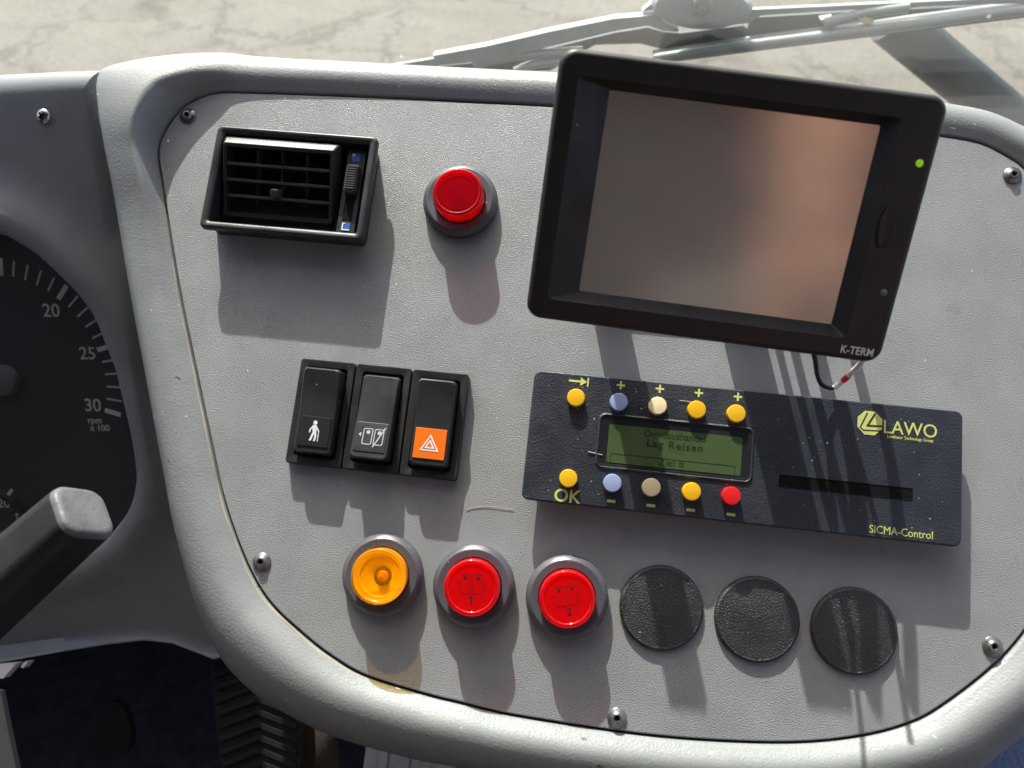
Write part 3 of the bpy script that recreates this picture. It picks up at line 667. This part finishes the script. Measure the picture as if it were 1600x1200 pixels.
for s, px, py, sz, b_ in (('Omnibushandel', 1054, 682, 4.4, .03), ('Lag Reisen', 1054, 697, 4.6, .08), ('Ziel: 8', 1049, 724, 4.6, .0)):
    x, y = U(px, py); sx = {'Lag Reisen': 1.05, 'Omnibushandel': .98, 'Ziel: 8': .9}[s]
    text(s, sz, M['lcdink'], dsp, x-lc[0], y-lc[1], 10.33, 'display_lettering', bold=b_, sx=sx, ext=.02, sp=1.18 if s == 'Lag Reisen' else 1.0)
bm = bmesh.new(); x0, y0 = U(954, 708); x1, y1 = U(1148, 742)
x0 -= lc[0]; x1 -= lc[0]; y0 -= lc[1]; y1 -= lc[1]
for q in ((x0, x1, y0-.25, y0), (x0, x0+.25, y0-8, y0), (x1-.25, x1, y0-8, y0)): box(q[0], q[1], q[2], q[3], 10.31, 10.36, bm)
obj('display_rule', bm, M['lcdink'], dsp, smooth=0)
top_b = [(900, 621), (967, 628), (1028, 633), (1089, 640), (1151, 646)]; bot_b = [(888, 748), (957, 754), (1018, 761), (1081, 768), (1143, 775)]
cols = [['yellow', 'blue', 'beige', 'yellow', 'yellow'], ['yellow', 'blue', 'beige', 'yellow', 'red']]
yt = sum(U(x, y, 12.9)[1] for x, y in top_b)/5; yb = sum(U(x, y, 12.9)[1] for x, y in bot_b)/5
for row, yy, cc in ((top_b, yt, cols[0]), (bot_b, yb, cols[1])):
    for (px, py), c in zip(row, cc):
        x, y = U(px, py, 12.9)
        obj('button', lathe([(3.95, 9.8), (3.95, 12.5), (3.8, 12.9), (3.5, 13.05), (.01, 13.1)], 40, False), M[c], t, loc=(x, yy, 0), label={'yellow': 'yellow round button', 'blue': 'grey-blue round button', 'beige': 'beige round button', 'red': 'red round button'}[c])
Z0, Z1 = 10.02, 10.12
def plus(bm, s=1.85, w=.42): prism([(-w, -s), (w, -s), (w, -w), (s, -w), (s, w), (w, w), (w, s), (-w, s), (-w, w), (-s, w), (-s, -w), (-w, -w)], Z0, Z1, bm); return bm
for px, py in ((970, 602), (1031, 607.5), (1092, 614), (1153, 620)):
    x, y = U(px, py); obj('plus_symbol', plus(bmesh.new()), M['lime'], t, smooth=0, loc=(x, y, 0))
for px, py in ((955, 783), (1017, 790), (1079, 797), (1142, 804)):
    x, y = U(px, py); obj('minus_symbol', box(-1.85, 1.85, -.6, .6, Z0, Z1), M['lime'], t, smooth=0, loc=(x, y, 0))
x, y = U(905, 596); bm = bmesh.new(); box(-4.6, .6, -.45, .45, Z0, Z1, bm); prism([(.6, -1.9), (3.6, 0), (.6, 1.9)], Z0, Z1, bm); box(3.6, 4.3, -2.0, 2.0, Z0, Z1, bm)
obj('arrow_symbol', bm, M['lime'], t, smooth=0, loc=(x, y, 0))
x, y = U(886, 776); text('OK', 7.8, M['lime'], t, x, y, Z0, 'button_lettering', bold=.12)
x, y = U(1422, 671.5); text('LAWO', 8.2, M['lime'], t, x, y, Z0, 'maker_lettering', bold=.02, sx=.93)
x, y = U(1422, 685.5); text('Luminator Technology Group', 1.95, M['lime'], t, x, y, Z0, 'maker_lettering', bold=.02, sx=.82)
x, y = U(1408, 832); text('SICMA-Control', 4.7, M['lime'], t, x, y, Z0, 'model_lettering', bold=.0, sx=.87)
x, y = U(1359, 661)                                     # octagon emblem with two nested angle strokes
oc = [(5.6*math.cos(rad(22.5+45*k)), 5.6*math.sin(rad(22.5+45*k))) for k in range(8)]
em = obj('emblem', prism(oc, Z0, Z1), M['lime'], t, smooth=0, loc=(x, y, 0))
def band(pts, w, z0, z1, bm):
    for (xa, ya), (xb, yb2) in zip(pts, pts[1:]):
        d = Vector((xb-xa, yb2-ya)); n2 = Vector((-d.y, d.x)).normalized()*w/2; e = d.normalized()*w*.25
        prism([(xa-e.x+n2.x, ya-e.y+n2.y), (xa-e.x-n2.x, ya-e.y-n2.y), (xb+e.x-n2.x, yb2+e.y-n2.y), (xb+e.x+n2.x, yb2+e.y+n2.y)], z0, z1, bm)
bm = bmesh.new(); band([(-1.2, 4.2), (-4.0, -2.2), (-2.6, -3.4), (4.8, -3.0)], .6, Z1+.01, Z1+.05, bm); band([(2.0, 4.2), (-1.0, -1.2), (5.2, -.9)], .75, Z1+.06, Z1+.1, bm)
obj('emblem_stroke', bm, M['plate'], em, smooth=0)
a_ = U(1218, 743); b2 = U(1425, 763); c_ = U(1425, 781); d_ = U(1218, 760)
sc_ = ((a_[0]+b2[0]+c_[0]+d_[0])/4, (a_[1]+b2[1]+c_[1]+d_[1])/4); sw = (b2[0]-a_[0]+c_[0]-d_[0])/2; sh = 4.9
obj('card_slot', rrl([(sw+.5, sh+.5, .5, 9.9), (sw+.5, sh+.5, .5, 10.15), (sw, sh, .3, 10.2), (sw-.3, sh-.3, .3, 10.05)], False, True), M['hole'], t, loc=(sc_[0], sc_[1], 0))

# ---------------------------------------------------------------- screen terminal on its bracket
MW = 128.0; k_ = MW/145
mc = CAM_C+(Vector((80.964, 64.035, 64.829))-CAM_C)*k_
RM = Matrix(((.9971, .0532, .0542), (-.0241, .898, -.4393), (-.0720, .4367, .8967))).to_4x4()
t = thing('screen_terminal', 'dark touch screen terminal in a rounded black-brown case with an oval button', 'screen', mc.x, mc.y, mc.z, rot=RM)
MH = 102.778*k_
SX, SY, SWD, SHT = -.4, .1, 90.6, 67.6
def fr(s): return s
obj('housing', rrl([(MW-8, MH-8, 4, -11), (MW-1.5, MH-1.5, 5, -10), (MW, MH, 5.5, -8), (MW, MH, 5.5, -2.6), (MW-.9, MH-.9, 5.2, -1.1), (MW-2.6, MH-2.6, 4.6, -.25), (MW-4.5, MH-4.5, 4, 0),
     (106.5, 74.6, 1.5, 0, -3.7, -.3), (105.2, 73.4, 1.3, -.6, -3.7, -.3), (SWD+1.6, SHT+1.6, .8, -4.2, SX, SY), (SWD+.4, SHT+.4, .5, -4.9, SX, SY)], False, False), M['housing'], t, smooth=30)
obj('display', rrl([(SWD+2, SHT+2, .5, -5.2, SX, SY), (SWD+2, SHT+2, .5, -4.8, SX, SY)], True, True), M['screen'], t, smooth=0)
obj('rear_cover', rrl([(MW-8, MH-8, 4, -11), (88, 60, 5, -12.5), (84, 56, 5, -16)], True, True), M['housing'], t)
for y, m, lb in ((23.7, 'led_g', 'lit green diode'), (-19.9, 'led_off', 'unlit grey diode')):
    obj('indicator_diode', lathe([(1.25, -.5), (1.25, .2), (.9, .75), (.01, .95)], 24, False), M[m], t, loc=(58.9 if y > 0 else 58.3, y, 0), label=lb)
bm = loft([[(x, y, z) for x, y in circ(r_, 40, 0, 0, ry)] for r_, ry, z in ((2.75, 7.5, .03), (2.75, 7.5, .12), (2.35, 7.1, .08), (2.3, 7.05, .5), (1.9, 6.5, .9), (.02, .02, .75))])
obj('button', bm, M['housing_in'], t, loc=(53.1, 1.9, 0))
text('K-TERM', 4.0, M['white'], t, 54.6, -41.6, .03, 'model_lettering', bold=.05, sx=.86)

t = thing('screen_bracket', 'black mounting bracket behind the screen terminal', 'bracket', 82, 50, 0)
obj('base_plate', rrl([(96, 22, 3, 0), (96, 22, 3, 2.6), (95, 21, 3, 3)], False, True), M['blackmatt'], t)
def post(xa, xb, y, ztop, dy, nm='bracket_leg'):
    bm = bmesh.new(); loft([[(xa, y-3, 2), (xb, y-3, 2), (xb, y+3, 2), (xa, y+3, 2)], [(xa, y-3+dy, ztop), (xb, y-3+dy, ztop), (xb, y+3+dy, ztop), (xa, y+3+dy, ztop)]], True, True, bm=bm)
    obj(nm, bm, M['blackmatt'], t, smooth=0)
post(-51, -36, 0, 56, 16); post(8, 26, 0, 54, 16); post(30.2, 32, 2, 50, 16); post(37, 39.4, 2, 50, 16)
# cables
t = thing('screen_cable', 'thin black cable with a white sleeve and red ring hanging below the screen', 'cable', 0, 0, 0)
pA = [P(1268, 540, 54), P(1274, 562, 40), P(1277, 585, 25), P(1284, 600, 17), P(1297, 606, 14), P(1306, 604, 14)]
obj('sheath', tube(spline(pA, 8), 1.05, 12), M['cable'], t, smooth=60)
pB = [P(1303, 606, 14), P(1316, 596, 16), P(1330, 583, 22), P(1346, 566, 34), P(1350, 545, 48)]
sB = spline(pB, 8)
obj('sleeve', tube(sB, 1.25, 12), M['sleeve'], t, smooth=60)
obj('sleeve_ring', tube(sB[9:15], 1.36, 12), M['sleevered'], t, smooth=60)
for x, lb in ((132, 'unseen black cable added behind the screen for its streak shadow, inner one'), (148, 'unseen black cable added behind the screen for its streak shadow, outer one')):  # hidden cables added to cast thin shadow streaks over the control unit
    t = thing('screen_cable', lb, 'cable', x, 48, 0, group='cables behind the screen')
    obj('sheath', tube(spline([(0, 0, -1), (0, 2, 14), (-2, 9, 34), (-14, 16, 52)], 8), 3.2 if x < 140 else 2.4, 12), M['cable'], t, smooth=60)

# ---------------------------------------------------------------- lint on the panel and on the unit
def lint(pts, h, r, lb):
    p0 = P(*pts[0], h); t = thing('lint_fibre', lb, 'lint', p0.x, p0.y, h+.1)
    obj('fibre', tube(spline([P(x, y, h)-Vector((p0.x, p0.y, h))+Vector((0, 0, .25)) for x, y in pts], 6), r, 6), M['fibre'], t)
lint([(728, 796), (742, 792), (760, 791), (780, 793), (802, 796)], 0, .09, 'thin pale hair on the grey panel under the hazard switch')
lint([(919, 706), (928, 708), (941, 711)], 10, .2, 'pale fibre on the control unit left of the green display')
lint([(1062, 626), (1072, 627), (1082, 629)], 10, .15, 'pale fibre on the control unit beside a yellow button')

# ---------------------------------------------------------------- things in the footwell
def FW(px, py, h): q = P(px, py, h); return q
t = thing('accelerator_pedal', 'dark rubber pedal with a chevron tread under the dashboard', 'pedal', 0, 0, 0)
hz = -150
pl = [FW(x, y, hz) for x, y in ((326, 1020), (468, 1020), (470, 1260), (352, 1260))]
obj('plate', prism([(q.x, q.y) for q in pl], hz-8, hz), M['rubber'], t)
bm = bmesh.new()
for k in range(13):
    y = 1015+k*20; s = (y-1020)/240
    xl = 332+s*24; xr = 464; xm = (xl+xr)/2
    L_ = [FW(xl, y+16, hz), FW(xm, y-8, hz), FW(xr, y+16, hz), FW(xr, y+24, hz), FW(xm, y, hz), FW(xl, y+24, hz)]
    prism([(q.x, q.y) for q in L_], hz, hz+1.6, bm)
obj('tread', bm, M['rubber'], t, smooth=0)
t = thing('kick_panel', 'brown board beside the chevron pedal', 'board', 0, 0, 0)
pl = [FW(x, y, -165) for x, y in ((466, 1090), (522, 1110), (526, 1260), (470, 1260))]
obj('board', prism([(q.x, q.y) for q in pl], -172, -165), M['brown'], t)
t = thing('ribbed_grating', 'pale ribbed metal strip under the edge of the dashboard', 'grating', 0, 0, 0)
for k in range(8):
    xa = 577+k*17.2
    q0, q1 = FW(xa, 1130, -120), FW(xa+7.5, 1260, -120)
    obj('rib', rrl([(abs(q1.x-q0.x), 40, 1, -4), (abs(q1.x-q0.x), 40, 1, 0), (abs(q1.x-q0.x)-.8, 39, .8, .8)], False, True), M['alu'], t, loc=((q0.x+q1.x)/2, (q0.y+q1.y)/2, -120))
q0, q1 = FW(570, 1130, -126), FW(712, 1270, -126)
obj('backing', box(q0.x, q1.x, q1.y, q0.y, -130, -125.5), M['blackmatt'], t, smooth=0)
t = thing('steel_strut', 'grey painted steel strut at the lower left edge', 'strut', 0, 0, 0)
pl = [FW(x, y, -130) for x, y in ((-60, 1070), (1, 1080), (10, 1130), (28, 1215), (28, 1260), (-60, 1260))]
obj('bar', prism([(q.x, q.y) for q in pl], -134, -130), M['greypaint'], t)
t = thing('brake_pedal', 'dark rubber pedal deep in the footwell shadow', 'pedal', 0, 0, 0)
pl = spline([FW(x, y, -290) for x, y in ((128, 1178), (150, 1108), (190, 1102), (204, 1160), (170, 1190))], 6, True)
obj('plate', prism([(q.x, q.y) for q in pl], -298, -290), M['rubber'], t)
t = thing('white_connector', 'small white plastic connector under the instrument housing', 'connector', 0, 0, 0)
for a4 in (((-20, 1040), (26, 1036), (5, 1060), (-20, 1060)), ((38, 1034), (44, 1034), (36, 1044), (32, 1042))):
    pl = [FW(x, y, -140) for x, y in a4]; obj('plug', prism([(q.x, q.y) for q in pl], -146, -140), M['sleeve'], t, smooth=0)
t = thing('side_panel', 'blue grained vinyl panel at the lower right corner', 'side panel', 0, 0, 0)
pl = [FW(x, y, -60) for x, y in ((1380, 1900), (1380, 1160), (1500, 1060), (1640, 1000), (1800, 700), (2700, 700), (2700, 1900))]
obj('padding', prism([(q.x, q.y) for q in pl], -75, -60), M['bluevinyl'], t)

# ---------------------------------------------------------------- windscreen, wiper
YG = .385
t = thing('windscreen', 'dusty clear windscreen pane above the dashboard', 'windscreen', frame=Matrix.Identity(4))
o = obj('pane', box(-1.2, 1.2, YG, YG+.006, 1.345, 2.98), M['glass'], t, scale=1, smooth=0)
obj('rubber_seal', box(-1.2, 1.2, YG-.008, YG+.014, 1.32, 1.3445), M['rub'], t, scale=1, smooth=0)
YW = .42
t = thing('windscreen_wiper', 'grey windscreen wiper parked across the bottom of the glass', 'wiper', frame=Matrix.Identity(4))
def wpoly(pts, y0, y1, m, name):
    qs = [W(x, y, y0) for x, y in pts]
    bm = loft([[(q.x, y1, q.z) for q in qs], [(q.x, y0, q.z) for q in qs]], True, True)
    return obj(name, bm, m, t, scale=1, smooth=30)
def wtube(pts, y0, r, m, name, flat=1):
    qs = spline([W(x, y, y0) for x, y in pts], 6); bm = tube(qs, r, 10); return obj(name, bm, m, t, scale=1, smooth=60)
wpoly([(590, 106), (680, 91), (684, 104), (640, 110)], YW-.002, YW+.002, M['wiper'], 'blade_tip')
wpoly([(676, 87), (760, 72), (860, 49), (960, 29), (1022, 24), (1040, 38), (1060, 46), (1060, 50), (1035, 48), (1012, 40), (960, 49), (860, 73), (770, 94), (684, 103)], YW-.004, YW+.006, M['wiper'], 'arm')
wpoly([(690, 103), (770, 95), (860, 75), (960, 51), (1012, 43), (1036, 50), (1064, 52), (1160, 40), (1172, 48), (1158, 62), (1110, 70), (1040, 78), (1000, 68), (930, 70), (860, 110), (700, 118)], YW+.008, YW+.011, M['wiperdark'], 'base_plate')
wtube([(740, 100), (800, 88), (860, 83), (910, 80)], YW, .004, M['wiper'], 'hose')
wtube([(805, 112), (830, 102), (860, 97), (900, 95)], YW, .004, M['wiper'], 'hose')
qs = W(1097, 14, YW-.012)
bm = loft([[(qs.x+x*k, YW+yy, qs.z+z*k) for x, z in circ(.040, 48, 0, 0, .017)] for k, yy in ((1, .012), (1, -.006), (.92, -.012), (.55, -.015))], False, True)
obj('pivot_cover', bm, M['wiper'], t, scale=1)
qs = W(1097, 9, YW-.016)
obj('pivot_nut', loft([[(qs.x+x*k, YW+yy, qs.z+z*k) for x, z in circ(.008, 24)] for k, yy in ((1, -.01), (1, -.017), (.7, -.018))], False, True), M['silver'], t, scale=1)
wpoly([(1003, 18), (1020, 4), (1045, -8), (1060, -8), (1028, 14)], YW, YW+.01, M['wiper'], 'arm_end')
wpoly([(1150, 22), (1176, 15), (1330, 8), (1480, 1), (1640, -6), (1640, 4), (1480, 9), (1330, 15), (1190, 24), (1170, 36), (1140, 40)], YW-.002, YW+.003, M['wiper'], 'link_bar')
wpoly([(1172, 28), (1340, 18), (1500, 11), (1640, 6), (1640, 16), (1500, 22), (1400, 28), (1290, 44), (1220, 52), (1165, 60)], YW+.008, YW+.011, M['wiperdark'], 'rear_bar')
wtube([(1288, 36), (1320, 29), (1360, 20), (1420, 12)], YW-.002, .0042, M['wiper'], 'linkage')
wpoly([(1282, 32), (1302, 29), (1308, 40), (1290, 44)], YW-.004, YW+.006, M['wiper'], 'linkage_joint')
wtube([(1020, 92), (1170, 71), (1320, 52), (1480, 31), (1640, 11)], YW-.004, .0042, M['wiper'], 'blade')
wtube([(1020, 86), (1170, 64), (1320, 45), (1480, 24), (1640, 5)], YW+.004, .004, M['wiper'], 'blade')
wtube([(1020, 97), (1170, 77), (1320, 58), (1480, 38), (1640, 18)], YW+.002, .0022, M['rub'], 'blade_rubber')
wpoly([(1340, 30), (1352, 26), (1366, 32), (1362, 38), (1348, 37)], YW-.006, YW+.002, M['beige'], 'clip')
t = thing('dark_band', 'dark bluish bar slanting down beyond the windscreen on the right', 'mirror arm', frame=Matrix.Identity(4))  # bar modelled in place of a dark slanting band beyond the glass
obj('bar', tube([W(1390, 30, .62), W(1480, 105, .62), W(1570, 180, .62), W(1680, 260, .62)], .024, 14, caps=True), mat('dark blue grey paint', (.03, .04, .046), .5, .4), t, scale=1)

# ---------------------------------------------------------------- behind the camera: unseen cab lining added to block sky light, and the person the glossy screen mirrors
bm = bmesh.new()
box(-1.25, 1.25, -1.5, -1.44, .62, 2.96, bm); box(-1.25, 1.25, -1.44, .02, 2.9, 2.96, bm); box(-1.31, -1.252, -1.44, -.45, .62, 2.9, bm); box(-1.31, -1.252, -.449, .33, .62, 1.36, bm); box(1.252, 1.31, -1.44, .33, .62, 1.36, bm)
tag(obj('added_cab_lining', bm, mat('brown grey lining', (.10, .095, .095), .8, .2, var=.15), scale=1, smooth=0), 'brown grey rear wall and roof lining of the cab, added behind the viewer to block sky', 'wall', kind='structure')  # unseen walls and roof added to keep sky light out of reflections
def skinned(name, verts, edges, root, m, parent, sub=2):
    me = bpy.data.meshes.new(name); me.from_pydata([v[0] for v in verts], edges, []); o = bpy.data.objects.new(name, me); C.objects.link(o)
    sk = o.modifiers.new('skin', 'SKIN'); sk.use_smooth_shade = True
    for i, v in enumerate(verts):
        r_ = v[1] if isinstance(v[1], tuple) else (v[1], v[1]); me.skin_vertices[0].data[i].radius = r_; me.skin_vertices[0].data[i].use_root = (i == root)
    sb = o.modifiers.new('sub', 'SUBSURF'); sb.levels = sub; sb.render_levels = sub
    dg = bpy.context.evaluated_depsgraph_get(); me2 = bpy.data.meshes.new_from_object(o.evaluated_get(dg)); me2.name = name
    bpy.data.objects.remove(o); me2.materials.clear(); me2.materials.append(m)
    for p in me2.polygons: p.use_smooth = True
    o2 = bpy.data.objects.new(name, me2); C.objects.link(o2); o2.parent = parent; return o2
t = thing('person', 'person in a grey-brown shirt and dark trousers standing with both hands raised', 'person', 400, -700, 590, frame=Matrix.Identity(4))
V = [((0, 0, .86), (.15, .10)), ((0, 0, 1.02), (.14, .10)), ((0, .01, 1.16), (.13, .09)), ((0, .01, 1.24), .055), ((0, .03, 1.33), (.07, .085)), ((0, .03, 1.42), (.075, .09)), ((0, .02, 1.48), (.045, .055))]
Eg = [(0, 1), (1, 2), (2, 3), (3, 4), (4, 5), (5, 6)]
def add(p, r, a): V.append((p, r)); Eg.append((a, len(V)-1)); return len(V)-1
ns = add((0, .125, 1.36), .012, 4); 
for s_ in (-1, 1):
    a_ = add((s_*.17, 0, 1.15), .055, 2); b2 = add((s_*.22, .03, .90), .042, a_); c_ = add((s_*.13, .20, 1.06), .03, b2); h_ = add((s_*.11, .25, 1.12), (.036, .018), c_)
    for k, (fx, ln) in enumerate(((-.024, .062), (-.008, .072), (.008, .066), (.024, .052))):
        k1 = add((s_*.11+fx, .275, 1.155), .0095, h_); k2 = add((s_*.11+fx*1.1, .275+.01, 1.155+ln*.55), .0085, k1); add((s_*.11+fx*1.1, .26, 1.155+ln), .0075, k2)
    t1 = add((s_*.075, .275, 1.12), .011, h_); add((s_*.058, .29, 1.145), .009, t1)
    l1 = add((s_*.09, 0, .78), .085, 0); l2 = add((s_*.10, .02, .42), .055, l1); l3 = add((s_*.10, 0, .06), .04, l2); add((s_*.11, .14, .03), (.04, .03), l3)
skinned('body', V, Eg, 0, M['skin'], t)
Vs = [((0, 0, .84), (.165, .115)), ((0, 0, 1.02), (.155, .115)), ((0, .01, 1.15), (.14, .10)), ((0, .01, 1.20), (.07, .065)), ((-.17, 0, 1.15), .068), ((-.21, .02, .98), .06), ((.17, 0, 1.15), .068), ((.21, .02, .98), .06)]
skinned('shirt', Vs, [(0, 1), (1, 2), (2, 3), (2, 4), (4, 5), (2, 6), (6, 7)], 0, M['shirt'], t)
Vt = [((0, 0, .84), (.16, .11)), ((-.09, 0, .76), .10), ((-.10, .02, .42), .07), ((-.10, 0, .08), .055), ((.09, 0, .76), .10), ((.10, .02, .42), .07), ((.10, 0, .08), .055)]
skinned('trousers', Vt, [(0, 1), (1, 2), (2, 3), (0, 4), (4, 5), (5, 6)], 0, M['hair'], t)
skinned('hair', [((0, -.03, 1.38), (.07, .05)), ((0, -.01, 1.46), (.078, .08)), ((0, .04, 1.50), (.05, .05))], [(0, 1), (1, 2)], 0, M['hair'], t)
